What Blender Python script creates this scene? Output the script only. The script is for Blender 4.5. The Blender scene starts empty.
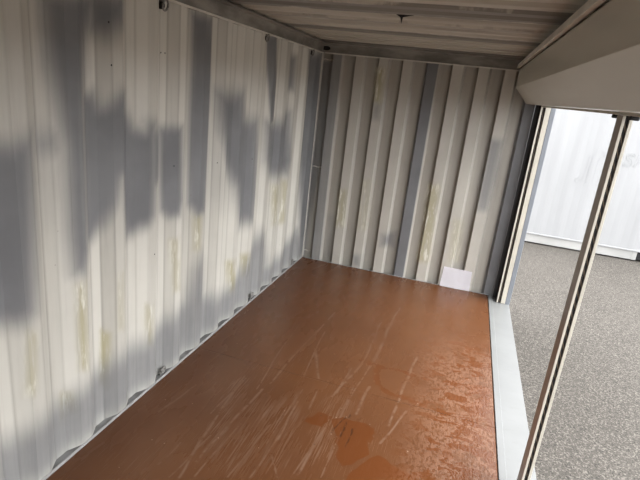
import bpy, bmesh, math, random
import numpy as np
from mathutils import Vector, Matrix

# ---------------------------------------------------------------- camera, sky, exposure
S = bpy.context.scene
COL = S.collection
cam = bpy.data.cameras.new('camera')
cam.sensor_width = 36.0
cam.lens = 27.764
cam.clip_start = 0.02
cam.clip_end = 500
camo = bpy.data.objects.new('camera', cam)
COL.objects.link(camo)
camo.matrix_world = Matrix((
    (0.94997, -0.18410, 0.25232, 1.63873),
    (0.29372, 0.25178, -0.92214, -5.26970),
    (0.10624, 0.95011, 0.29325, 1.92348),
    (0, 0, 0, 1)))
S.camera = camo

S.view_settings.view_transform = 'Standard'
S.view_settings.look = 'None'
S.view_settings.gamma = 1.0
S.view_settings.use_curve_mapping = False
S.view_settings.exposure = 2.18

world = bpy.data.worlds.new('overcast_sky')
S.world = world
world.use_nodes = True
wt = world.node_tree
wt.nodes.clear()
wo = wt.nodes.new('ShaderNodeOutputWorld')
wb = wt.nodes.new('ShaderNodeBackground')
wb.inputs['Color'].default_value = (0.985, 0.985, 1.0, 1)      # even, bright, thinly overcast sky
wb.inputs['Strength'].default_value = 1.0
wt.links.new(wb.outputs[0], wo.inputs[0])

# wide glow of the sun behind thin cloud, high over the open side
sun = bpy.data.lights.new('veiled_sun', 'SUN')
sun.energy = 1.2
sun.angle = math.radians(42)
sun.color = (1.0, 0.985, 0.955)
suno = bpy.data.objects.new('veiled_sun', sun)
COL.objects.link(suno)
suno.location = (8, -2, 4)
suno.rotation_euler = Vector((1.0, -0.1, math.tan(math.radians(58)))).to_track_quat('Z', 'Y').to_euler()

# ---------------------------------------------------------------- outlines of stains and marks, in metres
MARKS_LEFT = [
  ('grey',0.05,1,[(-3.606,2.159),(-3.275,2.223),(-3.317,2.082),(-3.369,1.994),(-3.403,1.763),(-3.410,1.310),(-3.407,1.062),(-3.452,0.952),(-3.527,0.978),(-3.542,1.148),(-3.542,1.554),(-3.564,1.721),(-3.593,1.915)]),
  ('grey',0.06,1,[(-3.361,2.206),(-3.126,2.251),(-3.142,2.111),(-3.241,2.038),(-3.355,2.033)]),
  ('grey',0.05,0.8,[(-2.988,1.655),(-2.767,1.620),(-2.788,1.305),(-2.968,1.241)]),
  ('grey',0.14,0.3,[(-4.066,1.669),(-3.565,1.713),(-2.769,1.670),(-1.477,1.687),(-1.317,0.793),(-2.394,0.972),(-3.280,1.079),(-3.757,1.162),(-4.123,1.194)]),
  ('grey',0.06,1,[(-4.071,1.630),(-3.812,1.606),(-3.749,1.617),(-3.691,1.645),(-3.712,1.365),(-3.737,0.975),(-3.749,0.877),(-3.808,0.842),(-3.902,0.862),(-4.148,0.978)]),
  ('grey',0.07,0.7,[(-3.700,1.653),(-3.568,1.664),(-3.510,1.721),(-3.521,1.518),(-3.631,1.499),(-3.709,1.536)]),
  ('grey',0.05,1,[(-3.426,1.784),(-3.327,1.799),(-3.289,1.737),(-3.248,1.760),(-3.176,1.811),(-3.124,1.803),(-3.110,1.727),(-3.038,1.626),(-2.988,1.613),(-2.954,1.659),(-2.901,1.652),(-2.888,1.444),(-2.902,1.129),(-2.949,1.075),(-3.056,1.043),(-3.124,1.037),(-3.148,1.127),(-3.183,1.373),(-3.216,1.249),(-3.293,1.145),(-3.365,1.091),(-3.432,1.089)]),
  ('grey',0.04,1,[(-2.826,1.622),(-2.633,1.620),(-2.612,1.165),(-2.642,1.068),(-2.730,1.067),(-2.804,1.127)]),
  ('grey',0.04,1,[(-2.514,2.264),(-2.327,2.260),(-2.271,1.773),(-2.313,1.318),(-2.331,1.029),(-2.423,1.021),(-2.503,1.112),(-2.511,1.652),(-2.498,2.002)]),
  ('grey',0.08,1,[(-2.195,1.826),(-1.830,1.834),(-1.771,1.654),(-1.545,1.626),(-1.504,1.384),(-1.467,1.044),(-1.483,0.765),(-1.756,0.777),(-1.870,1.109),(-2.060,1.359),(-2.156,1.575)]),
  ('grey',0.03,0.9,[(-1.406,2.275),(-1.282,2.283),(-1.161,1.616),(-1.288,1.578)]),
  ('grey',0.08,1,[(-1.337,1.604),(-0.988,1.593),(-0.912,1.698),(-0.773,1.669),(-0.684,1.218),(-0.733,1.075),(-1.196,1.109),(-1.319,1.283)]),
  ('grey',0.05,0.9,[(-0.451,2.257),(-0.027,2.279),(0.103,1.080),(0.026,0.041),(-0.134,-0.023),(-0.279,0.961),(-0.369,1.693)]),
  ('grey',0.04,0.8,[(-0.852,2.176),(-0.746,2.177),(-0.741,1.860),(-0.852,1.875)]),
  ('grey',0.07,0.72,[(-4.019,0.344),(-3.822,0.350),(-3.649,0.359),(-3.449,0.374),(-3.217,0.405),(-2.943,0.379),(-2.732,0.423),(-2.517,0.443),(-2.451,0.642),(-2.339,0.755),(-2.275,0.646),(-2.225,0.392),(-1.962,0.293),(-1.736,0.334),(-1.520,0.475),(-1.294,0.666),(-1.110,0.553),(-1.027,0.256),(-0.761,0.249),(-0.440,0.383),(-0.195,0.438),(0.087,-0.041),(-3.764,-0.016),(-4.055,-0.016)]),
  ('olive',0.03,0.8,[(-3.795,0.812),(-3.757,0.770),(-3.779,0.480),(-3.820,0.506)]),
  ('olive',0.03,1,[(-3.517,0.919),(-3.453,0.921),(-3.461,0.428),(-3.515,0.459)]),
  ('olive',0.02,1,[(-3.324,0.592),(-3.271,0.537),(-3.287,0.202),(-3.341,0.267)]),
  ('olive',0.03,0.8,[(-2.983,0.597),(-2.915,0.569),(-2.912,0.295),(-2.972,0.325)]),
  ('olive',0.02,0.8,[(-3.610,0.374),(-3.554,0.349),(-3.526,0.231),(-3.619,0.224)]),
  ('olive',0.04,0.8,[(-1.085,1.029),(-0.957,1.009),(-0.920,0.607),(-1.028,0.632)]),
  ('olive',0.04,0.8,[(-2.449,1.033),(-2.371,1.016),(-2.380,0.767),(-2.447,0.786)]),
  ('olive',0.04,1,[(-1.921,0.535),(-1.795,0.513),(-1.760,0.234),(-1.872,0.258)]),
  ('olive',0.04,1,[(-1.645,0.512),(-1.501,0.488),(-1.493,0.297),(-1.616,0.302)]),
  ('olive',0.04,0.8,[(-0.833,1.040),(-0.720,1.024),(-0.698,0.587),(-0.808,0.581)]),
  ('olive',0.03,0.7,[(-2.725,0.932),(-2.636,0.921),(-2.621,0.557),(-2.691,0.569)]),
  ('olive',0.03,0.5,[(-3.224,0.869),(-3.176,0.870),(-3.181,0.525),(-3.230,0.548)]),
]
MARKS_BACK = [
  ('grey',0.04,0.7,[(0.887,0.452),(1.058,0.507),(1.057,0.297),(0.885,0.310)]),
  ('grey',0.04,0.7,[(0.592,0.156),(0.697,0.165),(0.718,0.011),(0.611,0.013)]),
  ('grey',0.05,0.65,[(0.591,1.829),(0.697,1.831),(0.701,1.658),(0.603,1.667)]),
  ('grey',0.05,0.45,[(0.223,0.552),(0.339,0.573),(0.358,0.009),(0.248,0.011)]),
  ('grey',0.04,0.7,[(1.817,1.637),(1.953,1.626),(1.958,1.226),(1.947,0.890),(1.821,0.868),(1.806,1.203)]),
  ('grey',0.03,0.7,[(0.098,2.211),(0.104,1.382),(0.014,-0.012),(-0.025,0.005),(-0.022,2.200)]),
  ('olive',0.03,1,[(0.574,2.175),(0.677,2.184),(0.675,1.838),(0.588,1.849)]),
  ('olive',0.03,0.8,[(0.339,0.862),(0.441,0.878),(0.458,0.465),(0.345,0.420)]),
  ('olive',0.04,0.9,[(1.301,1.071),(1.423,1.090),(1.443,0.236),(1.316,0.209)]),
  ('olive',0.05,0.5,[(0.605,1.016),(0.682,1.028),(0.714,0.466),(0.613,0.447)]),
  ('olive',0.05,0.5,[(1.609,0.744),(1.709,0.762),(1.753,0.300),(1.651,0.279)]),
]
SCRATCH=[
(0.526,-3.525,0.564,-3.160),(0.568,-3.507,0.485,-2.722),(0.628,-3.467,0.674,-3.002),(0.592,-3.370,0.638,-2.647),(0.467,-2.985,0.495,-2.574),(0.605,-2.664,0.547,-1.608),(0.657,-2.567,0.758,-1.282),(0.837,-2.352,0.784,-1.668),(0.797,-1.969,0.946,-2.349),(0.928,-3.158,1.011,-3.298),(0.875,-3.085,0.883,-2.527),(0.921,-3.030,0.902,-2.654),(1.079,-3.269,1.130,-2.827),(1.105,-3.257,1.118,-2.974),(0.992,-2.695,0.981,-2.503),(1.222,-3.206,1.221,-2.821),(1.089,-2.518,1.181,-2.013),(1.188,-2.602,1.243,-2.038),(1.263,-2.608,1.292,-2.278),(0.885,-3.354,0.918,-2.962),(0.434,-3.469,0.447,-3.280),(0.193,-3.115,0.251,-2.791),(0.781,-3.400,0.833,-2.928),(1.243,-2.038,1.292,-0.838),(1.183,-2.764,1.196,-2.325),(1.176,-2.015,1.195,-1.247),(1.456,-2.820,1.556,-2.426),(1.109,-2.463,1.124,-2.099),(1.468,-2.631,1.547,-1.704)
]
WET=[
(1.183,-1.969,1.325,-1.989),(1.325,-1.989,1.657,-1.984),(1.305,-2.045,1.330,-2.216),(1.330,-2.216,1.448,-2.289),(1.448,-2.289,1.676,-2.325),(1.242,-2.780,1.415,-2.816),(1.219,-2.810,1.299,-3.002),(1.334,-2.777,1.372,-2.995),(1.048,-2.789,1.133,-2.728),(1.857,-1.983,2.065,-1.948),(1.911,-2.152,2.061,-2.258),(1.811,-2.857,1.865,-2.610),(1.605,-2.989,1.766,-2.980),(1.954,-1.383,2.081,-1.422),(1.786,-1.976,1.925,-1.879),(1.424,-3.053,1.607,-3.003)
]
SMEAR=[ (0.958,-3.176,0.880,-2.664),(0.622,-3.265,0.492,-2.625),(0.757,-3.266,0.758,-2.807),(1.146,-3.028,1.156,-2.575) ]
PUDDLE=[ (1.175,-2.811,1.353,-2.806),(1.268,-2.883,1.341,-3.008),(1.051,-2.798,1.096,-2.777) ]
CRACK=[ (1.240,-2.646,1.231,-2.900),(1.281,-2.762,1.285,-2.948),(1.222,-2.676,1.169,-2.853) ]
HOLES=[ (-3.253,2.103),(-2.811,2.012),(-2.773,2.013),(-2.704,1.388),(-2.159,1.347),(-1.589,1.317),(-2.904,0.891),(-3.245,1.920) ]
PUDDLES=[ [(1.021,-2.822),(1.051,-2.714),(1.119,-2.724),(1.149,-2.783),(1.120,-2.856)],[(1.161,-2.736),(1.208,-2.672),(1.294,-2.684),(1.393,-2.709),(1.415,-2.758),(1.398,-2.823),(1.407,-2.892),(1.434,-2.941),(1.365,-3.039),(1.310,-3.088),(1.263,-3.018),(1.247,-2.893),(1.201,-2.838)],[(1.483,-2.928),(1.603,-2.974),(1.743,-3.021),(1.351,-3.207),(1.362,-3.096)],[(2.017,-2.076),(2.090,-2.065),(2.068,-2.220),(1.991,-2.324),(1.946,-2.255)],[(1.905,-1.945),(2.073,-1.917),(2.085,-2.017),(1.962,-2.038)] ]

# ---------------------------------------------------------------- material helpers
class NT:
    """tiny node-graph writer"""
    def __init__(self, name):
        self.m = bpy.data.materials.new(name)
        self.m.use_nodes = True
        self.t = self.m.node_tree
        self.b = self.t.nodes['Principled BSDF']
        tc = self.t.nodes.new('ShaderNodeTexCoord')
        self.obj = tc.outputs['Object']
    def n(self, typ, **kw):
        nd = self.t.nodes.new(typ)
        for k, v in kw.items():
            setattr(nd, k, v)
        return nd
    def put(self, sock, v):
        if isinstance(v, bpy.types.NodeSocket):
            self.t.links.new(v, sock)
        elif v is not None:
            if isinstance(v, tuple) and len(v) == 3 and sock.type == 'RGBA':
                v = v + (1,)
            sock.default_value = v
    def math(self, op, a, b=None, c=None, clamp=False):
        nd = self.n('ShaderNodeMath', operation=op, use_clamp=clamp)
        self.put(nd.inputs[0], a)
        if b is not None: self.put(nd.inputs[1], b)
        if c is not None: self.put(nd.inputs[2], c)
        return nd.outputs[0]
    def step(self, v, lo, hi, a=0.0, b=1.0):
        nd = self.n('ShaderNodeMapRange', interpolation_type='SMOOTHSTEP')
        for i, x in enumerate((v, lo, hi, a, b)):
            self.put(nd.inputs[i], x)
        return nd.outputs[0]
    def mix(self, f, a, b):
        nd = self.n('ShaderNodeMix', data_type='RGBA')
        self.put(nd.inputs[0], f); self.put(nd.inputs[6], a); self.put(nd.inputs[7], b)
        return nd.outputs[2]
    def mapping(self, scale=(1, 1, 1), rot=(0, 0, 0), loc=(0, 0, 0)):
        nd = self.n('ShaderNodeMapping')
        self.put(nd.inputs['Vector'], self.obj)
        nd.inputs['Scale'].default_value = scale
        nd.inputs['Rotation'].default_value = rot
        nd.inputs['Location'].default_value = loc
        return nd.outputs[0]
    def noise(self, scale, vec=None, detail=4, rough=0.55, dist=0.0, color=False):
        nd = self.n('ShaderNodeTexNoise')
        self.put(nd.inputs['Vector'], vec if vec is not None else self.obj)
        nd.inputs['Scale'].default_value = scale
        nd.inputs['Detail'].default_value = detail
        nd.inputs['Roughness'].default_value = rough
        nd.inputs['Distortion'].default_value = dist
        return nd.outputs['Color' if color else 'Fac']
    def voronoi(self, scale, vec=None, feature='F1', out='Distance'):
        nd = self.n('ShaderNodeTexVoronoi', feature=feature)
        self.put(nd.inputs['Vector'], vec if vec is not None else self.obj)
        nd.inputs['Scale'].default_value = scale
        return nd.outputs[out]
    def attr(self, name):
        nd = self.n('ShaderNodeAttribute', attribute_name=name)
        sp = self.n('ShaderNodeSeparateColor')
        self.t.links.new(nd.outputs['Color'], sp.inputs[0])
        return sp.outputs
    def xyz(self, vec=None):
        sp = self.n('ShaderNodeSeparateXYZ')
        self.put(sp.inputs[0], vec if vec is not None else self.obj)
        return sp.outputs
    def bump(self, h, strength=0.3, dist=0.01):
        nd = self.n('ShaderNodeBump')
        nd.inputs['Strength'].default_value = strength
        nd.inputs['Distance'].default_value = dist
        self.put(nd.inputs['Height'], h)
        self.t.links.new(nd.outputs[0], self.b.inputs['Normal'])
    def out(self, color, rough=0.5, metal=0.0, spec=0.5):
        self.put(self.b.inputs['Base Color'], color)
        self.put(self.b.inputs['Roughness'], rough)
        self.put(self.b.inputs['Metallic'], metal)
        self.put(self.b.inputs['Specular IOR Level'], spec)
        return self.m


def paint(name, col, rough=0.5, var=0.15, scale=6.0, metal=0.0, bump=0.05, streak=(1, 1, 1)):
    g = NT(name)
    v = g.mapping(streak)
    n = g.noise(scale, v, 5)
    f = g.step(n, 0.3, 0.7)
    dark = tuple(c * (1 - var) for c in col)
    light = tuple(min(1, c * (1 + var * 0.6)) for c in col)
    if bump:
        g.bump(g.noise(scale * 9, v, 3), bump, 0.003)
    return g.out(g.mix(f, dark, light), rough, metal)


def wall_material(name, base, vertical_streak, seed):
    """old off-white container paint, sprayed over in grey where the mark attribute says so"""
    g = NT(name)
    mk = g.attr('marks')
    wide = g.noise(2.3, g.mapping((1, 1, 1), loc=(seed, seed, 0)), 4)
    fine = g.noise(5.0, g.mapping(vertical_streak, loc=(seed, 3, 1)), 5, 0.65)
    col = g.mix(g.step(wide, 0.3, 0.7), tuple(c * 0.93 for c in base), base)
    col = g.mix(g.math('MULTIPLY', g.step(fine, 0.5, 0.8), 0.30), col, tuple(c * 0.72 for c in base))
    # tone of each fold, plus shade painted into the recesses and creases
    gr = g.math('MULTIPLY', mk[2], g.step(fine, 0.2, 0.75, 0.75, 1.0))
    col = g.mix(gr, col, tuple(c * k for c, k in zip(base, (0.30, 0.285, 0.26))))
    # olive-brown scuffs where cargo rubbed the proud ribs
    chips = g.noise(24, g.mapping((1, 1, 0.12)), 5, 0.6)
    oli = g.math('MULTIPLY', mk[1], g.step(chips, 0.30, 0.52))
    pale = g.math('MULTIPLY', mk[1], g.step(g.noise(26, g.mapping((1, 1, 0.2), loc=(4, 1, 2)), 4, 0.6), 0.50, 0.66))
    col = g.mix(g.math('MULTIPLY', oli, 0.85), col, (0.40, 0.37, 0.235))
    col = g.mix(g.math('MULTIPLY', pale, 0.85), col, (0.80, 0.80, 0.72))
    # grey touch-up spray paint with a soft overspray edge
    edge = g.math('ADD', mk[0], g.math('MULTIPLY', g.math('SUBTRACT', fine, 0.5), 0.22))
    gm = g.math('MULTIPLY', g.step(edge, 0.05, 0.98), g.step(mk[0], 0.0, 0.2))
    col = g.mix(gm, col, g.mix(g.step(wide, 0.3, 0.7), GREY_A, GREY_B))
    # runs and drips along the height, small rust pinpricks
    rust = g.math('MULTIPLY', g.step(g.voronoi(9.0, g.mapping((1, 1, 1.0), loc=(seed, 0, 5))), 0.035, 0.02), 0.5)
    col = g.mix(rust, col, (0.13, 0.09, 0.06))
    g.bump(g.math('ADD', g.noise(14, g.mapping((1, 1, 0.25)), 4), g.math('MULTIPLY', chips, 0.3)), 0.16, 0.006)
    return g.out(col, g.mix(fine, (0.42,) * 3, (0.6,) * 3), 0, 0.4)


WALL = (0.695, 0.685, 0.625)
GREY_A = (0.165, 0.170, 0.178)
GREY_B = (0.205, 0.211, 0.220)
SOFT = 2.0

# ---------------------------------------------------------------- mesh helpers
def link(name, me, mat=None, parent=None, smooth=False):
    o = bpy.data.objects.new(name, me)
    COL.objects.link(o)
    if mat is not None and len(me.materials) == 0:
        me.materials.append(mat)
    if parent is not None:
        o.parent = parent
    if smooth:
        me.polygons.foreach_set('use_smooth', [True] * len(me.polygons))
    return o

def mesh(name, verts, faces):
    me = bpy.data.meshes.new(name)
    me.from_pydata([tuple(map(float, v)) for v in verts], [], faces)
    me.update()
    return me

def from_bm(name, bm):
    bmesh.ops.recalc_face_normals(bm, faces=bm.faces[:])
    me = bpy.data.meshes.new(name)
    bm.to_mesh(me); bm.free()
    return me

def add_box(bm, x0, x1, y0, y1, z0, z1, bevel=0.0):
    r = bmesh.ops.create_cube(bm, size=1.0)
    vs = r['verts']
    for v in vs:
        v.co = Vector(((x0 + x1) / 2 + v.co.x * (x1 - x0), (y0 + y1) / 2 + v.co.y * (y1 - y0), (z0 + z1) / 2 + v.co.z * (z1 - z0)))
    if bevel:
        es = list({e for v in vs for e in v.link_edges})
        bmesh.ops.bevel(bm, geom=es, offset=bevel, segments=2, affect='EDGES', profile=0.5)

def box(name, mat, dims, parent=None, bevel=0.003):
    bm = bmesh.new()
    add_box(bm, *dims, bevel=bevel)
    return link(name, from_bm(name, bm), mat, parent)

def add_prism(bm, prof, axis, a, b):
    """profile in the two other axes, extruded along axis from a to b"""
    def P(p, t):
        return {'x': (t, p[0], p[1]), 'y': (p[0], t, p[1]), 'z': (p[0], p[1], t)}[axis]
    A = [bm.verts.new(P(p, a)) for p in prof]
    B = [bm.verts.new(P(p, b)) for p in prof]
    n = len(prof)
    for i in range(n):
        bm.faces.new((A[i], A[(i + 1) % n], B[(i + 1) % n], B[i]))
    bm.faces.new(A); bm.faces.new(B[::-1])

def prism(name, mat, prof, axis, a, b, parent=None, bevel=0.0):
    bm = bmesh.new()
    add_prism(bm, prof, axis, a, b)
    bmesh.ops.recalc_face_normals(bm, faces=bm.faces[:])
    if bevel:
        bmesh.ops.bevel(bm, geom=bm.edges[:], offset=bevel, segments=2, affect='EDGES', profile=0.5)
    return link(name, from_bm(name, bm), mat, parent)

def tube(bm, pts, r, seg=8, closed=False):
    pts = [Vector(p) for p in pts]
    n = len(pts)
    rings = []
    for i, p in enumerate(pts):
        if closed:
            d = pts[(i + 1) % n] - pts[i - 1]
        else:
            d = pts[min(i + 1, n - 1)] - pts[max(i - 1, 0)]
        d.normalize()
        up = Vector((0, 0, 1)) if abs(d.z) < 0.9 else Vector((1, 0, 0))
        a = d.cross(up).normalized(); b = d.cross(a)
        rings.append([bm.verts.new(p + (a * math.cos(t) + b * math.sin(t)) * r) for t in [2 * math.pi * k / seg for k in range(seg)]])
    for i in range(n if closed else n - 1):
        A, B = rings[i], rings[(i + 1) % n]
        for k in range(seg):
            bm.faces.new((A[k], A[(k + 1) % seg], B[(k + 1) % seg], B[k]))
    if not closed:
        bm.faces.new(rings[0]); bm.faces.new(rings[-1][::-1])

def structure(o):
    o['kind'] = 'structure'
    return o

def tag(o, label, cat, group=None):
    o['label'] = label; o['category'] = cat
    if group: o['group'] = group
    return o

def empty(name, loc):
    o = bpy.data.objects.new(name, None)
    COL.objects.link(o)
    o.location = loc
    o.empty_display_size = 0.1
    return o

def poly_mask(px, pz, poly, soft):
    """1 inside the outline, falling to 0 over the overspray width"""
    P = np.array(poly, float)
    d = np.full(px.shape, 1e9)
    inside = np.zeros(px.shape, bool)
    for i in range(len(P)):
        a, b = P[i], P[(i + 1) % len(P)]
        e = b - a
        t = np.clip(((px - a[0]) * e[0] + (pz - a[1]) * e[1]) / (e @ e + 1e-12), 0, 1)
        d = np.minimum(d, np.hypot(px - a[0] - t * e[0], pz - a[1] - t * e[1]))
        cr = ((a[1] > pz) != (b[1] > pz))
        with np.errstate(divide='ignore', invalid='ignore'):
            xi = (b[0] - a[0]) * (pz - a[1]) / (b[1] - a[1]) + a[0]
        inside ^= cr & (px < xi)
    s = np.where(inside, d, -d)
    t = np.clip(s / (2 * soft) + 0.5, 0, 1)
    return t * t * (3 - 2 * t)

def corrugated(name, mat, us, ds, vs, place, marks=None, flip=False, tone_shade=None):
    """sheet: us along, ds depth at each u, vs across; place(u, d, v) -> xyz"""
    nu, nv = len(us), len(vs)
    verts = [place(us[i], ds[i], vs[j]) for i in range(nu) for j in range(nv)]
    faces = []
    for i in range(nu - 1):
        for j in range(nv - 1):
            f = (i * nv + j, (i + 1) * nv + j, (i + 1) * nv + j + 1, i * nv + j + 1)
            faces.append(f[::-1] if flip else f)
    me = mesh(name, verts, faces)
    if marks is not None:
        U = np.repeat(np.array(us), nv); V = np.tile(np.array(vs), nu)
        c = np.zeros((nu * nv, 4), np.float32); c[:, 3] = 1
        for kind, soft, w, poly in marks:
            k = 0 if kind == 'grey' else 1
            c[:, k] = np.maximum(c[:, k], w * poly_mask(U, V, poly, soft * (SOFT if k == 0 and soft > 0.03 else 1.0)))
        if tone_shade is not None:
            c[:, 2] = np.repeat(np.array(tone_shade), nv)
        at = me.color_attributes.new('marks', 'FLOAT_COLOR', 'POINT')
        at.data.foreach_set('color', c.ravel())
    return link(name, me, mat)

def trapezoid(lo, hi, pitch, phase, recess_flat, slope, depth, sub=2, r=0.006):
    """list of (u, depth); depth 0 on the proud rib, `depth` in the recess centred at phase + k*pitch"""
    keys = []
    k = math.floor((lo - phase) / pitch) - 1
    while phase + k * pitch < hi + pitch:
        c = phase + k * pitch
        h = recess_flat / 2
        keys += [(c - h - slope, 0.0), (c - h, depth), (c + h, depth), (c + h + slope, 0.0)]
        k += 1
    us, ds = [], []
    def push(u, d):
        if lo - 1e-9 <= u <= hi + 1e-9:
            us.append(u); ds.append(d)
    for (u0, d0), (u1, d1) in zip(keys, keys[1:]):
        for s in range(sub):
            t = s / sub
            push(u0 + (u1 - u0) * t, d0 + (d1 - d0) * t)
    for e in (lo, hi):
        if all(abs(e - u) > 1e-6 for u in us):
            d = np.interp(e, [q[0] for q in keys], [q[1] for q in keys])
            us.append(e); ds.append(float(d))
    o = np.argsort(us)
    return [us[i] for i in o], [ds[i] for i in o]

# ---------------------------------------------------------------- dimensions (metres)
W = 2.12            # floor edge at the sill
WO = 2.33           # outer edge of the sill
H = 2.39            # roof sheet
YN = -5.95          # near end of the container
GROUND = -0.15

# ---------------------------------------------------------------- materials
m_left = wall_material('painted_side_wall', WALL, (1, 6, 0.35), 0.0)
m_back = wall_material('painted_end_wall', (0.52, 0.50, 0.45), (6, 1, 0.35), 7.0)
m_rail = paint('painted_rail', (0.27, 0.255, 0.225), 0.5, 0.4, 3.0, streak=(1, 1, 3))
m_rail_edge = paint('painted_rail_edge', (0.66, 0.64, 0.58), 0.5, 0.15, 5.0)
m_strip = paint('pale_wall_foot', (0.36, 0.355, 0.35), 0.45, 0.15, 7.0)
m_dirt = paint('dusty_grey_ledge', (0.20, 0.20, 0.20), 0.8, 0.4, 12.0)
m_dark = paint('black_rubber_and_shade', (0.010, 0.010, 0.011), 0.7, 0.3, 20.0)  # rubber, and flat black standing in for shade in holes and gaps
m_iron = paint('worn_grey_iron', (0.24, 0.235, 0.22), 0.5, 0.4, 30.0)
m_box = paint('grey_coated_sheet', (0.60, 0.575, 0.495), 0.26, 0.10, 1.2, streak=(1, 0.3, 2), bump=0.02)
m_cream = paint('cream_coated_aluminium', (0.56, 0.53, 0.455), 0.4, 0.08, 6.0)
m_cream_shaded = paint('cream_coated_aluminium_shaded', (0.38, 0.345, 0.30), 0.4, 0.08, 6.0)  # same cream coating, with the interior shade mixed into its colour
m_bluegrey = paint('blue_grey_post_paint', (0.215, 0.235, 0.265), 0.45, 0.08, 3.0)
m_angle = paint('pale_grey_angle_iron', (0.66, 0.63, 0.56), 0.45, 0.15, 4.0)
m_slate = paint('slate_grey_post_paint', (0.03, 0.032, 0.034), 0.5, 0.1, 5.0)
m_white = paint('white_container_paint', (0.345, 0.352, 0.36), 0.5, 0.05, 1.1, streak=(3, 1, 0.5))
m_white_rail = paint('white_container_rail', (0.38, 0.38, 0.37), 0.55, 0.10, 2.0)
m_ghost = paint('overpainted_lettering', (0.33, 0.345, 0.355), 0.5, 0.1, 8.0)

def sill_material():
    g = NT('pale_sill_paint')
    n = g.noise(2.2, None, 4)
    sm = g.noise(9, g.mapping((1, 3, 1)), 5, 0.65)
    col = g.mix(g.step(n, 0.3, 0.7), (0.178, 0.184, 0.184), (0.20, 0.207, 0.207))
    col = g.mix(g.math('MULTIPLY', g.step(sm, 0.55, 0.7), 0.4), col, (0.16, 0.16, 0.158))
    col = g.mix(g.math('MULTIPLY', g.step(g.voronoi(16), 0.06, 0.03), 0.6), col, (0.25, 0.22, 0.2))
    g.bump(g.noise(30), 0.05, 0.003)
    return g.out(col, 0.35)
m_sill = sill_material()

def brush_material():
    g = NT('twisted_brush_seal')
    w = g.n('ShaderNodeTexWave', wave_type='BANDS', bands_direction='DIAGONAL')
    g.put(w.inputs['Vector'], g.mapping((60, 1, 22)))
    w.inputs['Scale'].default_value = 0.55
    col = g.mix(g.step(w.outputs['Fac'], 0.72, 0.95), (0.006, 0.005, 0.004), (0.10, 0.075, 0.05))
    return g.out(col, 0.85)
m_brush = brush_material()

def roof_material():
    g = NT('grimy_roof_sheet')
    p = g.xyz()
    wob = g.math('MULTIPLY', g.math('SUBTRACT', g.noise(2.6, g.mapping((1.6, 0.25, 1)), 5, 0.65), 0.5), 0.22)
    y = g.math('ADD', p[1], wob)
    col = g.mix(g.step(g.noise(3, g.mapping((0.25, 3, 1)), 5), 0.3, 0.7), (0.46, 0.43, 0.365), (0.58, 0.545, 0.465))
    fine = g.noise(3, g.mapping((0.35, 14, 1)), 4, 0.6)
    col = g.mix(g.math('MULTIPLY', g.step(fine, 0.52, 0.72), 0.45), col, (0.22, 0.205, 0.185))
    for a, b, s in ((-0.13, 0.3, 0.8), (-1.24, -0.98, 0.65), (-2.36, -2.06, 0.7), (-3.5, -3.2, 0.6), (-4.6, -4.3, 0.6), (-0.62, -0.55, 0.35), (-1.72, -1.65, 0.35)):
        k = g.math('MULTIPLY', g.step(y, a - 0.015, a + 0.015), g.step(y, b + 0.02, b - 0.02))
        col = g.mix(g.math('MULTIPLY', k, s), col, (0.13, 0.125, 0.115))
    g.bump(g.noise(20, g.mapping((0.3, 2, 1))), 0.12, 0.005)
    return g.out(col, 0.55)
m_roof = roof_material()

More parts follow.
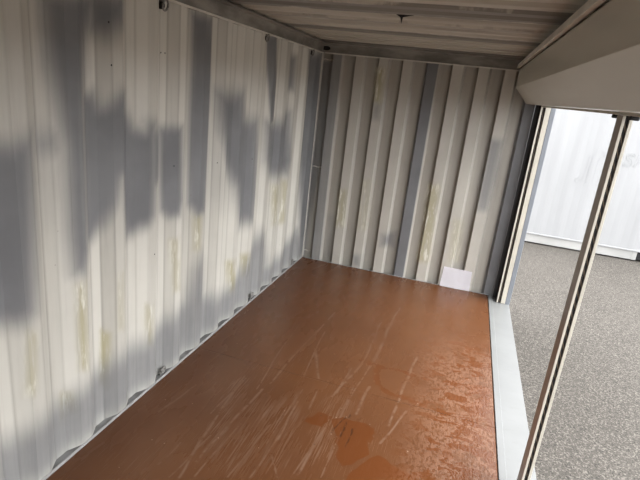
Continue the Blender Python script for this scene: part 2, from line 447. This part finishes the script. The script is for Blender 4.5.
def floor_material():
    g = NT('red_brown_floor_paint')
    p = g.xyz()
    wear = g.attr('wear'); dmp = g.attr('damp')
    large = g.noise(1.1, None, 4)
    col = g.mix(g.step(large, 0.3, 0.7), (0.104, 0.042, 0.018), (0.126, 0.052, 0.022))
    # fine grain running along the container
    grain = g.noise(4.0, g.mapping((26, 0.5, 1)), 4, 0.6)
    col = g.mix(g.math('MULTIPLY', g.step(grain, 0.45, 0.75), 0.10), col, (0.10, 0.040, 0.018))
    # long scuffs
    brk = g.step(g.noise(13, None, 4, 0.7), 0.36, 0.56)
    sc = g.math('MULTIPLY', wear[0], brk)
    sm = wear[1]
    hair = g.math('MULTIPLY', g.step(g.noise(5, g.mapping((60, 1.0, 1), rot=(0, 0, math.radians(-9))), 3, 0.5), 0.60, 0.66), g.step(g.noise(2.2, None, 3), 0.40, 0.62))
    hair2 = g.math('MULTIPLY', g.step(g.noise(5, g.mapping((66, 0.9, 1), rot=(0, 0, math.radians(6))), 3, 0.5), 0.61, 0.67), g.step(g.noise(1.9, g.mapping(loc=(5, 2, 0)), 3), 0.42, 0.62))
    hm = g.math('MULTIPLY', g.math('MAXIMUM', hair, hair2), g.step(p[1], -1.2, -2.1, 0.12, 0.75))
    hm = g.math('MULTIPLY', hm, g.step(p[0], 1.75, 1.2, 0.25, 1.0))
    smr = g.math('MULTIPLY', sm, g.step(g.noise(7, g.mapping((15, 0.55, 1), rot=(0, 0, math.radians(-4))), 5, 0.65), 0.46, 0.68))
    scuff = g.math('MAXIMUM', g.math('MULTIPLY', sc, 0.46), g.math('MAXIMUM', g.math('MULTIPLY', hm, 0.24), g.math('MULTIPLY', smr, 0.42)))
    col = g.mix(scuff, col, (0.26, 0.17, 0.12))
    # wet film: a broken patch near the sill, drying bands and a puddle
    wetn = g.noise(8, g.mapping((0.8, 1.3, 1)), 5, 0.65, 0.8)
    zone = g.math('MULTIPLY', g.step(p[0], 1.45, 1.85), g.step(p[1], -0.9, -1.8))
    small = g.math('MULTIPLY', g.step(wetn, 0.52, 0.545), zone)
    band = g.step(g.math('MULTIPLY', dmp[0], g.step(g.noise(14, None, 4, 0.7), 0.36, 0.58, 0.25, 1.0)), 0.35, 0.5)
    pud = g.step(dmp[1], 0.42, 0.58)
    wet = g.math('MAXIMUM', g.math('MULTIPLY', small, 1.0), g.math('MAXIMUM', g.math('MULTIPLY', band, 0.8), pud))
    col = g.mix(g.math('MULTIPLY', wet, 0.7), col, (0.115, 0.034, 0.009))
    # crackle of dried droplets
    n55 = g.noise(52, g.mapping((1, 0.55, 1)), 3, 0.6, 0.4)
    rag = g.math('MULTIPLY', zone, g.step(g.noise(5, None, 5, 0.7), 0.34, 0.52))
    drop = g.math('MULTIPLY', rag, g.math('SUBTRACT', 1.0, g.step(n55, 0.50, 0.57)))
    drop = g.math('MULTIPLY', drop, g.math('SUBTRACT', 1.0, g.math('MULTIPLY', small, 0.85)))
    col = g.mix(g.math('MULTIPLY', drop, 0.40), col, (0.27, 0.145, 0.095))
    # black cracks in the puddle, grit
    cr = g.math('MULTIPLY', wear[2], g.step(g.noise(22), 0.38, 0.52))
    col = g.mix(g.math('MULTIPLY', cr, 0.85), col, (0.03, 0.016, 0.01))
    grit = g.math('MULTIPLY', g.step(g.voronoi(7.5), 0.045, 0.03), 0.8)
    col = g.mix(grit, col, (0.07, 0.035, 0.02))
    grit2 = g.math('MULTIPLY', g.step(g.voronoi(11, g.mapping(loc=(3, 1, 0))), 0.05, 0.03), 0.7)
    col = g.mix(grit2, col, (0.50, 0.37, 0.28))
    r = g.math('ADD', 0.24, g.math('MULTIPLY', g.step(g.noise(3, g.mapping((2, 0.6, 1))), 0.3, 0.7), 0.06))
    r = g.math('SUBTRACT', r, g.math('MULTIPLY', wet, 0.12))
    r = g.math('ADD', r, g.math('MULTIPLY', scuff, 0.25))
    h = g.math('ADD', g.math('MULTIPLY', grain, 0.12), g.math('ADD', g.math('MULTIPLY', g.noise(70, g.mapping((1, 0.6, 1)), 3), g.math('ADD', 0.12, g.math('MULTIPLY', zone, 1.1))), g.math('MULTIPLY', drop, 0.4)))
    h = g.math('SUBTRACT', h, g.math('MULTIPLY', cr, 0.6))
    g.bump(h, 0.25, 0.006)
    return g.out(col, r, 0, 0.25)

def asphalt_material():
    g = NT('speckled_asphalt')
    v = g.voronoi(125, None, 'F1', 'Color')
    ch = g.n('ShaderNodeSeparateColor'); g.put(ch.inputs[0], v)
    n = g.noise(0.7, None, 4)
    base = g.mix(g.step(n, 0.3, 0.7), (0.062, 0.056, 0.049), (0.074, 0.067, 0.059))
    col = g.mix(g.step(ch.outputs[0], 0.55, 0.95), base, (0.17, 0.156, 0.137))
    col = g.mix(g.step(ch.outputs[1], 0.72, 0.95), col, (0.034, 0.031, 0.028))
    col = g.mix(g.math('MULTIPLY', g.step(g.noise(160), 0.5, 0.7), 0.5), col, (0.125, 0.117, 0.106))
    d = g.voronoi(125)
    g.bump(g.math('ADD', g.math('MULTIPLY', d, -1.0), g.noise(40)), 0.4, 0.008)
    return g.out(col, 0.85, 0, 0.3)

def paper_material():
    g = NT('white_paper')
    col = g.mix(g.noise(3), (0.90, 0.89, 0.93), (0.93, 0.92, 0.955))
    return g.out(col, 0.8, 0, 0.2)

m_floor = floor_material()
m_asphalt = asphalt_material()
m_paper = paper_material()

# ---------------------------------------------------------------- the setting
gnd = structure(link('ground', mesh('ground', [(-60, -60, GROUND), (60, -60, GROUND), (60, 60, GROUND), (-60, 60, GROUND)], [(0, 1, 2, 3)]), m_asphalt))

# left wall: trapezoid ribs, 278 mm pitch, recesses 36 mm deep
us, ds = trapezoid(YN, 0.06, 0.278, -0.286, 0.072, 0.066, 0.036, sub=6)
ds = [d if u < -0.135 else 0.0 for u, d in zip(us, ds)]
# each fold has aged a little differently; crease shade is painted along its bends
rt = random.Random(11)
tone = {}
rib_tone_shade = []
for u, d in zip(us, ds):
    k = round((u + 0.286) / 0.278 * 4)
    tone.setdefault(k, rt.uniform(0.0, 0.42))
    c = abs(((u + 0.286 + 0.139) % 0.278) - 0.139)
    rib_tone_shade.append(min(0.8, tone[k] + (0.32 if abs(c - 0.036) < 0.004 else 0.0) + (0.2 if abs(c - 0.102) < 0.004 else 0.0)))
vs = list(np.linspace(-0.02, 2.283, 112))
wl = structure(corrugated('wall_left', m_left, us, ds, vs, lambda u, d, v: (-d, u, v), MARKS_LEFT, tone_shade=rib_tone_shade))

# far end wall: 247 mm pitch, 45 mm deep recesses
ridges = [(0.118 + 0.2455 * k, 0.210 + 0.2468 * k) for k in range(8)] + [(2.075, 2.165)]
us, ds = [0.0, 0.05], [0.058, 0.058]
for a, b in ridges:
    s = 0.014
    for u, d in ((a - 0.05, .058), (a - 0.03, .058), (a - s, .058), (a - s / 2, .029), (a, 0), (a + (b - a) / 3, 0), (a + (b - a) * 2 / 3, 0), (b, 0), (b + 0.012, .029), (b + 0.024, .058), (b + 0.055, .058), (b + 0.088, .058)):
        if u > us[-1] + 1e-4 and u <= 2.165001:
            us.append(u); ds.append(d)
MARKS_BACK += [('grey', .002, .95, [(1.084, -0.1), (1.203, -0.1), (1.203, 2.4), (1.084, 2.4)]),
               ('grey', .002, .62, [(0.100, -0.1), (0.213, -0.1), (0.213, 2.4), (0.100, 2.4)]),
               ('grey', .002, 1.0, [(2.060, -0.1), (2.20, -0.1), (2.20, 2.4), (2.060, 2.4)])]
crease_shade = []  # recess shade painted in, darkest along the left foot of each rib
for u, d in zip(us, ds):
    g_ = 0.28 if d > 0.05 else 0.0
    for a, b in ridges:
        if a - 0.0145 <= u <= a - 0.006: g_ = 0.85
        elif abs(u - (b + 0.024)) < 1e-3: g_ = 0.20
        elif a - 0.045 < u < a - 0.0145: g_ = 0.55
    crease_shade.append(g_)
vs = list(np.linspace(-0.02, 2.283, 112))
wb_ = structure(corrugated('wall_back', m_back, us, ds, vs, lambda u, d, v: (u, d, v), MARKS_BACK, flip=True, tone_shade=crease_shade))
# near end wall (the closed doors behind the camera)
us, ds = trapezoid(0.0, WO, 0.25, 0.12, 0.11, 0.02, 0.04, sub=1)
structure(corrugated('wall_near', m_rail, us, ds, [-0.02, 2.39], lambda u, d, v: (u, YN - d, v)))

# roof sheet with shallow transverse ribs
us, ds = trapezoid(YN, 0.06, 0.209, -0.11, 0.085, 0.018, 0.022, sub=1)
roof = structure(corrugated('ceiling', m_roof, us, ds, list(np.linspace(-0.055, 2.42, 30)), lambda u, d, v: (v, u, H + d), flip=True))

# rails round the roof
tl = structure(prism('trim_1', m_rail, [(-0.06, 2.275), (0.002, 2.275), (0.006, 2.285), (0.006, 2.36), (0.03, 2.365), (0.03, 2.375), (0.0, 2.389), (-0.02, 2.42), (-0.06, 2.42)], 'y', YN, 0.0))
e = link('rail_lip', from_bm('rail_lip', (lambda b: (add_box(b, 0.0, 0.013, YN, 0.0, 2.270, 2.281), b)[1])(bmesh.new())), m_rail_edge, tl)
tb = structure(prism('trim_2', m_rail, [(0.0, 2.28), (0.0, 2.366), (-0.03, 2.372), (-0.03, 2.388), (0.08, 2.42), (0.08, 2.28)], 'x', 0.0, 2.36))
link('rail_lip', from_bm('rail_lip', (lambda b: (add_box(b, 0.03, 1.98, -0.012, 0.0, 2.270, 2.282), b)[1])(bmesh.new())), m_rail_edge, tb)
structure(box('trim_3', m_rail, (2.24, 2.40, YN, 0.1, 2.335, 2.42)))

# foot of the left wall: pale strip with a dusty ledge behind it in every recess
bl = structure(box('baseboard_left', m_strip, (-0.002, 0.005, YN, 0.0, -0.03, 0.016), bevel=0.0015))
link('ledge', from_bm('ledge', (lambda b: (add_box(b, -0.05, -0.002, YN, 0.0, -0.03, 0.014), b)[1])(bmesh.new())), m_dirt, bl)
bb = structure(box('baseboard_back', m_strip, (0.0, 2.13, -0.003, 0.002, -0.03, 0.005), bevel=0.001))

# sill: angle along the floor edge and the wide plate, side rail below
sl = structure(box('trim_4', m_sill, (2.155, WO, YN, 0.02, -0.13, 0.0), bevel=0.004))
link('floor_edge_angle', from_bm('floor_edge_angle', (lambda b: (add_box(b, W + 0.004, 2.167, YN, 0.0, -0.03, 0.008, bevel=0.003), b)[1])(bmesh.new())), m_sill, sl)

# floor: deck with painted sheets on it
fl = structure(box('floor', m_dark, (-0.03, W + 0.02, YN, 0.02, -0.06, -0.012), bevel=0))
def wobble(X, Y, f, amp, seed):
    """cheap smooth wobble from a few sines"""
    r = random.Random(seed)
    dx = np.zeros_like(X); dy = np.zeros_like(X)
    for k in range(6):
        a, b, c, d = (r.uniform(-1, 1) * f * 6.28 * (0.5 + k * 0.35) for _ in range(4))
        dx += np.sin(a * X + b * Y + r.uniform(0, 6.28)) / (1 + k * 0.6)
        dy += np.sin(c * X + d * Y + r.uniform(0, 6.28)) / (1 + k * 0.6)
    return X + dx * amp / 3, Y + dy * amp / 3
def line_mask(X, Y, segs, widths):
    m = np.zeros_like(X)
    for i, (ax, ay, bx, by) in enumerate(segs):
        w = widths[i % len(widths)]
        ex, ey = bx - ax, by - ay
        t = np.clip(((X - ax) * ex + (Y - ay) * ey) / (ex * ex + ey * ey), 0, 1)
        d = np.hypot(X - ax - t * ex, Y - ay - t * ey)
        k = np.clip(1 - d / w, 0, 1)
        m = np.maximum(m, k * k * (3 - 2 * k))
    return m
def floor_sheet(y0, y1, step):
    """one painted sheet: a flat grid that carries its scratches and damp marks, with folded-down edges"""
    xs = np.linspace(0.006, W, int((W - 0.006) / step) + 1)
    ys = np.linspace(y0, y1, int((y1 - y0) / step) + 1)
    xs = np.concatenate(([xs[0]], xs, [xs[-1]])); ys = np.concatenate(([ys[0]], ys, [ys[-1]]))
    X, Y = np.meshgrid(xs, ys, indexing='ij')
    Z = np.zeros_like(X)
    Z[0, :] = Z[-1, :] = -0.0118; Z[:, 0] = Z[:, -1] = -0.0118
    nx, ny = X.shape
    idx = np.arange(nx * ny).reshape(nx, ny)
    q = np.stack((idx[:-1, :-1], idx[1:, :-1], idx[1:, 1:], idx[:-1, 1:]), -1).reshape(-1, 4)
    me = bpy.data.meshes.new('floor_panel')
    me.vertices.add(nx * ny)
    me.vertices.foreach_set('co', np.stack((X, Y, Z), -1).astype(np.float32).ravel())
    me.loops.add(q.size); me.loops.foreach_set('vertex_index', q.astype(np.int32).ravel())
    me.polygons.add(len(q)); me.polygons.foreach_set('loop_start', np.arange(0, q.size, 4, dtype=np.int32))
    me.update(calc_edges=True); me.validate()
    x, y = X.ravel(), Y.ravel()
    wx, wy = wobble(x, y, 1.6, 0.022, 3)
    bx, by = wobble(x, y, 4.5, 0.035, 5)
    px, py = wobble(x, y, 4.0, 0.05, 9)
    cxx, cyy = wobble(x, y, 9.0, 0.010, 12)
    one = np.ones_like(x)
    for nm, a, b, c in (('wear', line_mask(wx, wy, SCRATCH, (0.0065, 0.010, 0.007, 0.012, 0.0075)), line_mask(px, py, SMEAR, (0.14, 0.10, 0.17)), line_mask(cxx, cyy, CRACK, (0.0075, 0.006, 0.006))),
                        ('damp', line_mask(bx, by, WET, (0.05, 0.045, 0.05)), np.max([poly_mask(bx, by, P, 0.03) for P in PUDDLES], axis=0), 0 * one)):
        at = me.color_attributes.new(nm, 'FLOAT_COLOR', 'POINT')
        at.data.foreach_set('color', np.stack((a, b, c, one), -1).astype(np.float32).ravel())
    return link('floor_panel', me, m_floor, fl)
for y0, y1 in ((-2.3675, -0.004), (-4.75, -2.3687), (YN, -4.7535)):
    floor_sheet(y0, y1, 0.005 if y1 > -1 else (0.005 if y1 > -3 else 0.05))

# corner posts
cp = structure(box('trim_5', m_bluegrey, (2.29, WO + 0.003, -0.165, 0.10, -0.13, 2.34), bevel=0.004))
structure(box('gap_shade_slab', m_dark, (2.165, 2.30, 0.035, 0.10, -0.02, 2.34), bevel=0))  # black slab behind the gap by the guide, painting in its deep shade
structure(box('trim_8', m_slate, (2.168, 2.202, -0.04, 0.034, -0.02, 2.0), bevel=0.002))
structure(box('trim_7', m_bluegrey, (2.20, WO + 0.003, YN, -5.80, -0.13, 2.34), bevel=0.004))

# lashing rings, welded to the left wall
def lashing_ring(y, z, drop, r=0.022):
    bm = bmesh.new()
    n = 18
    pts = []
    for k in range(n):
        a = 2 * math.pi * k / n
        pts.append((0.016 + 0.010 * math.cos(a) * drop, y + r * math.sin(a), z + r * 1.15 * math.cos(a)))
    tube(bm, pts, 0.006, 8, True)
    o = link('lashing_ring', from_bm('lashing_ring', bm), m_iron, wl, True)
    bm = bmesh.new()
    add_box(bm, -0.030, 0.004, y - 0.011, y + 0.011, z + r * 0.7, z + r * 1.7, bevel=0.003)
    link('staple', from_bm('staple', bm), m_iron, o)
    bm = bmesh.new()
    add_prism(bm, [(y + r * 0.75 * math.sin(2 * math.pi * k / 14), z + r * 0.9 * math.cos(2 * math.pi * k / 14)) for k in range(14)], 'x', -0.034, 0.001)  # black disc standing in for the shade inside the ring
    link('hole_shade', from_bm('hole_shade', bm), m_dark, o)
for y in (-4.25, -2.85, -1.50, -0.36):
    lashing_ring(y, 2.243, 0.5)
for y in (-4.178, -2.788, -1.397, -0.33):
    bm = bmesh.new()
    r = 0.028
    pts = [(-0.012 + 0.008 * math.cos(a), y + r * math.sin(a), 0.038 + r * math.cos(a)) for a in [2 * math.pi * k / 18 for k in range(18)]]
    tube(bm, pts, 0.007, 8, True)
    o = link('lashing_ring', from_bm('lashing_ring', bm), m_iron, wl, True)
    bm = bmesh.new()
    add_box(bm, -0.034, -0.006, y - 0.014, y + 0.014, 0.026, 0.050, bevel=0.004)
    link('staple', from_bm('staple', bm), m_iron, o)

# small drilled holes in the ribs of the left wall
for y, z in HOLES:
    bm = bmesh.new()
    u = (y + 0.286) / 0.278; t = abs(u - round(u)) * 0.278
    d = 0.036 * (1 - min(1, max(0, (t - 0.036) / 0.066)))
    add_prism(bm, [(y + 0.0035 * math.sin(2 * math.pi * k / 8), z + 0.0045 * math.cos(2 * math.pi * k / 8)) for k in range(8)], 'x', -d - 0.01, -d + 0.0015)
    link('drilled_hole', from_bm('drilled_hole', bm), m_dark, wl)

# weld beads in the far left corner, hole at the roof corner
for z, x1 in ((1.075, 0.10), (2.215, 0.10), (0.075, 0.075)):
    bm = bmesh.new()
    tube(bm, [(0.005 + x1 * k / 6, 0.052 - 0.0015 * (k % 2), z + 0.004 * math.sin(k * 1.3)) for k in range(7)], 0.006, 6)
    link('weld_bead', from_bm('weld_bead', bm), m_rail_edge, wb_, True)
bm = bmesh.new()
tube(bm, [(0.004, -0.004 - 0.0008 * (k % 2), 2.27 * k / 40) for k in range(41)], 0.0055, 6)
link('weld_bead', from_bm('weld_bead', bm), m_rail_edge, wb_, True)
bm = bmesh.new()
add_prism(bm, [(0.035 + 0.045 * math.sin(2 * math.pi * k / 14), 2.322 + 0.022 * math.cos(2 * math.pi * k / 14)) for k in range(14)], 'y', -0.003, 0.02)
link('corner_hole', from_bm('corner_hole', bm), m_dark, tb)

# torn tab hanging from a roof rib
bm = bmesh.new()
add_prism(bm, [(1.07, 2.395), (1.20, 2.393), (1.15, 2.383), (1.12, 2.376), (1.115, 2.340), (1.105, 2.374)], 'y', -2.07, -2.064)
link('torn_tab', from_bm('torn_tab', bm), m_dark, roof)

# ---------------------------------------------------------------- roller shutter box over the side opening
SAG = 0.0085
sh = empty('roller_shutter', (1.955, 0, 1.984))
def shear(o):
    for v in o.data.vertices:
        v.co.z += SAG * v.co.y
    o.location = (-1.955, 0, -1.984)
    return o
shear(prism('housing', m_box, [(1.985, 2.325), (1.985, 2.296), (1.955, 2.286), (1.955, 2.124), (2.081, 1.984), (2.180, 1.984), (2.180, 2.00), (2.245, 2.00), (2.245, 1.984), (2.26, 1.984), (2.34, 2.08), (2.34, 2.325)], 'y', -5.90, -0.002, sh, bevel=0.002))
shear(prism('mounting_angle', m_angle, [(1.930, 2.296), (1.952, 2.296), (1.952, 2.329), (2.24, 2.329), (2.24, 2.336), (1.936, 2.336)], 'y', -5.90, -0.002, sh, bevel=0.0015))
bar = shear(box('bottom_bar', m_cream, (2.205, 2.232, -5.78, -0.175, 1.972, 2.004), sh, bevel=0.003))
for y in (-2.80, -3.06):
    bm = bmesh.new()
    add_box(bm, 2.200, 2.236, y - 0.012, y + 0.012, 1.957, 1.973, bevel=0.005)
    st = link('rubber_stop', from_bm('rubber_stop', bm), m_dark, bar)
    for v in st.data.vertices:
        v.co.z += SAG * v.co.y
tag(sh, 'long pale grey metal casing of the rolled-up shutter above the side opening', 'shutter')

# guide rails
gr = empty('shutter_guide', (2.203, -0.17, 0.001))
def gpart(name, mat, dims, bevel=0.0015):
    o = box(name, mat, dims, gr, bevel)
    o.location = (-2.203, 0.17, -0.001)
    return o
gpart('front_lip', m_cream, (2.203, 2.218, -0.170, -0.164, 0.002, 1.981))
gpart('front_lip', m_cream, (2.245, 2.288, -0.170, -0.164, 0.002, 1.981))
gpart('brush_seal', m_brush, (2.219, 2.244, -0.160, -0.150, 0.002, 1.981), 0)
gpart('side_web', m_dark, (2.2035, 2.207, -0.1638, -0.03, 0.002, 1.981), 0)
gpart('back_web', m_cream_shaded, (2.2075, 2.288, -0.034, -0.03, 0.002, 1.981), 0)
tag(gr, 'cream shutter guide channel with black seal, fixed to the blue-grey post by the far wall', 'guide rail')

mu = empty('shutter_mullion', (2.20, -2.975, 0.001))
def mpart(name, mat, dims, bevel=0.0012):
    o = box(name, mat, dims, mu, bevel)
    o.location = (-2.20, 2.975, -0.001)
    return o
mpart('side_web', m_cream_shaded, (2.1995, 2.2035, -2.9735, -2.887, 0.002, 1.9465))
mpart('front_lip', m_cream, (2.1995, 2.2105, -2.978, -2.974, 0.002, 1.9465))
mpart('front_lip', m_cream, (2.2255, 2.2385, -2.978, -2.974, 0.002, 1.9465))
mpart('brush_seal', m_brush, (2.211, 2.225, -2.972, -2.962, 0.002, 1.9465), 0)
mpart('side_web', m_cream_shaded, (2.2345, 2.2385, -2.9735, -2.887, 0.002, 1.9465))
mpart('center_web', m_cream_shaded, (2.204, 2.234, -2.934, -2.930, 0.002, 1.9465), 0)
tag(mu, 'slim free-standing cream shutter post with a black slot in the middle of the side opening', 'post')

# ---------------------------------------------------------------- white card on the floor
bm = bmesh.new()
# a stiff sheet, slightly bowed, leaning on two ribs
nx, nz = 10, 6
L0, L1 = Vector((1.609, -0.020, 0.0015)), Vector((1.924, -0.012, 0.0015))
T0, T1 = Vector((1.619, -0.004, 0.224)), Vector((1.916, -0.004, 0.2225))
grid = []
for j in range(nz + 1):
    row = []
    for i in range(nx + 1):
        s, t = i / nx, j / nz
        p = (L0.lerp(L1, s)).lerp(T0.lerp(T1, s), t)
        p.y -= 0.004 * math.sin(math.pi * s) * (1 - t * 0.5)
        row.append(bm.verts.new(p))
    grid.append(row)
for j in range(nz):
    for i in range(nx):
        bm.faces.new((grid[j][i], grid[j][i + 1], grid[j + 1][i + 1], grid[j + 1][i]))
bmesh.ops.solidify(bm, geom=bm.faces[:], thickness=0.0012)
pc = link('white_card', from_bm('white_card', bm), m_paper, None, False)
tag(pc, 'blank white card standing on the red-brown floor against the ribbed far wall', 'card')

# ---------------------------------------------------------------- white container across the yard
cx0, cx1, cy0, cy1, cz0, cz1 = 0.65, 6.71, 3.25, 5.69, GROUND + 0.012, 2.44
ct = empty('shipping_container', (cx0, cy0, GROUND))
def place(o):
    o.location = (-cx0, -cy0, -GROUND)
    o.parent = ct
    return o
RT = 0.010     # top of the bottom rail
place(box('underside', m_dark, (cx0 + 0.05, cx1 - 0.05, cy0 + 0.05, cy1 - 0.05, cz0 + 0.012, cz0 + 0.018), bevel=0))
us, ds = trapezoid(cx0 + 0.10, cx1 - 0.10, 0.278, cx0 + 0.24, 0.10, 0.07, 0.007, sub=1)
place(corrugated('side_wall', m_white, us, ds, [RT, 2.34], lambda u, d, v: (u, cy0 + d, v), flip=True))
us2, ds2 = us, ds
place(corrugated('side_wall', m_white, us2, ds2, [RT, 2.34], lambda u, d, v: (u, cy1 - d, v)))
place(box('end_wall', m_white, (cx0 + 0.03, cx0 + 0.05, cy0 + 0.1, cy1 - 0.1, -0.04, 2.36), bevel=0))
place(box('end_wall', m_white, (cx1 - 0.05, cx1 - 0.03, cy0 + 0.1, cy1 - 0.1, -0.04, 2.36), bevel=0))
place(box('roof_panel', m_white, (cx0 + 0.02, cx1 - 0.02, cy0 + 0.02, cy1 - 0.02, 2.40, 2.42), bevel=0))
for y0, y1 in ((cy0 + 0.012, cy0 + 0.10), (cy1 - 0.10, cy1 - 0.012)):
    # bottom rail in three runs, leaving the fork pockets open
    for a, b in ((cx0 + 0.12, 2.34), (2.74, 4.44), (4.84, cx1 - 0.12)):
        place(box('bottom_rail', m_white_rail, (a, b, y0, y1, cz0 + 0.010, RT), bevel=0.004))
    place(box('top_rail', m_white_rail, (cx0 + 0.1, cx1 - 0.1, y0 - 0.004, y1 - 0.004, 2.33, 2.42), bevel=0.004))
for a in (2.34, 4.44):
    place(box('forklift_pocket', m_dark, (a, a + 0.40, cy0 + 0.03, cy1 - 0.03, cz0 + 0.02, RT - 0.02), bevel=0))
    for s in (a, a + 0.455):
        place(box('pocket_frame', m_white_rail, (s - 0.06, s + 0.005, cy0 + 0.006, cy0 + 0.06, cz0 + 0.010, RT), bevel=0.003))
place(box('wall_foot_lip', m_white, (cx0 + 0.1, cx1 - 0.1, cy0 - 0.006, cy0 + 0.03, RT, RT + 0.022), bevel=0.003))
for x in (cx0, cx1 - 0.16):
    for y in (cy0, cy1 - 0.16):
        place(box('corner_post', m_white_rail, (x + 0.004, x + 0.156, y + 0.004, y + 0.156, 0.0, 2.34), bevel=0.008))
        for z in (cz0 - 0.012, cz1 - 0.118):
            place(box('corner_casting', m_white_rail, (x, x + 0.16, y, y + 0.16, z, z + 0.118), bevel=0.01))
# overpainted lettering: faint raised outlines of an old mark
bm = bmesh.new()
def ghost(pts, closed=False):
    tube(bm, [(x, cy0 - 0.0002, z) for x, z in pts], 0.002, 5, closed)
arch = [(3.465, 1.00), (3.462, 1.15), (3.466, 1.30), (3.475, 1.40), (3.50, 1.455), (3.545, 1.475), (3.59, 1.462), (3.622, 1.42), (3.632, 1.36)]
ghost(arch)
ghost([(3.555, 1.02), (3.552, 1.16), (3.556, 1.28), (3.566, 1.36), (3.585, 1.40)])
ghost([(3.465, 1.00), (3.46, 0.96), (3.555, 0.96), (3.555, 1.02)])
ghost([(3.425, 1.38), (3.42, 1.20), (3.41, 1.06), (3.395, 0.99), (3.36, 0.955), (3.31, 0.95), (3.30, 1.00), (3.335, 1.005), (3.352, 1.03)])
place(link('old_lettering', from_bm('old_lettering', bm), m_ghost))
cu = bpy.data.curves.new('letters', 'FONT')
cu.body = 'SP'; cu.size = 0.29; cu.fill_mode = 'NONE'; cu.bevel_depth = 0.0018; cu.bevel_resolution = 1; cu.resolution_u = 4; cu.space_character = 1.05
tmp = bpy.data.objects.new('letters', cu); COL.objects.link(tmp)
dg = bpy.context.evaluated_depsgraph_get()
me = bpy.data.meshes.new_from_object(tmp.evaluated_get(dg))
bpy.data.objects.remove(tmp)
for v in me.vertices:
    x, y, z = v.co
    v.co = (3.885 + x + 0.12 * y, cy0 - 0.0002 - z, 1.288 + y * 0.95)
me.materials.clear(); me.materials.append(m_ghost)
place(link('old_lettering', me))
tag(ct, 'white shipping container standing on the asphalt beyond the side opening', 'container')

bpy.context.view_layer.update()
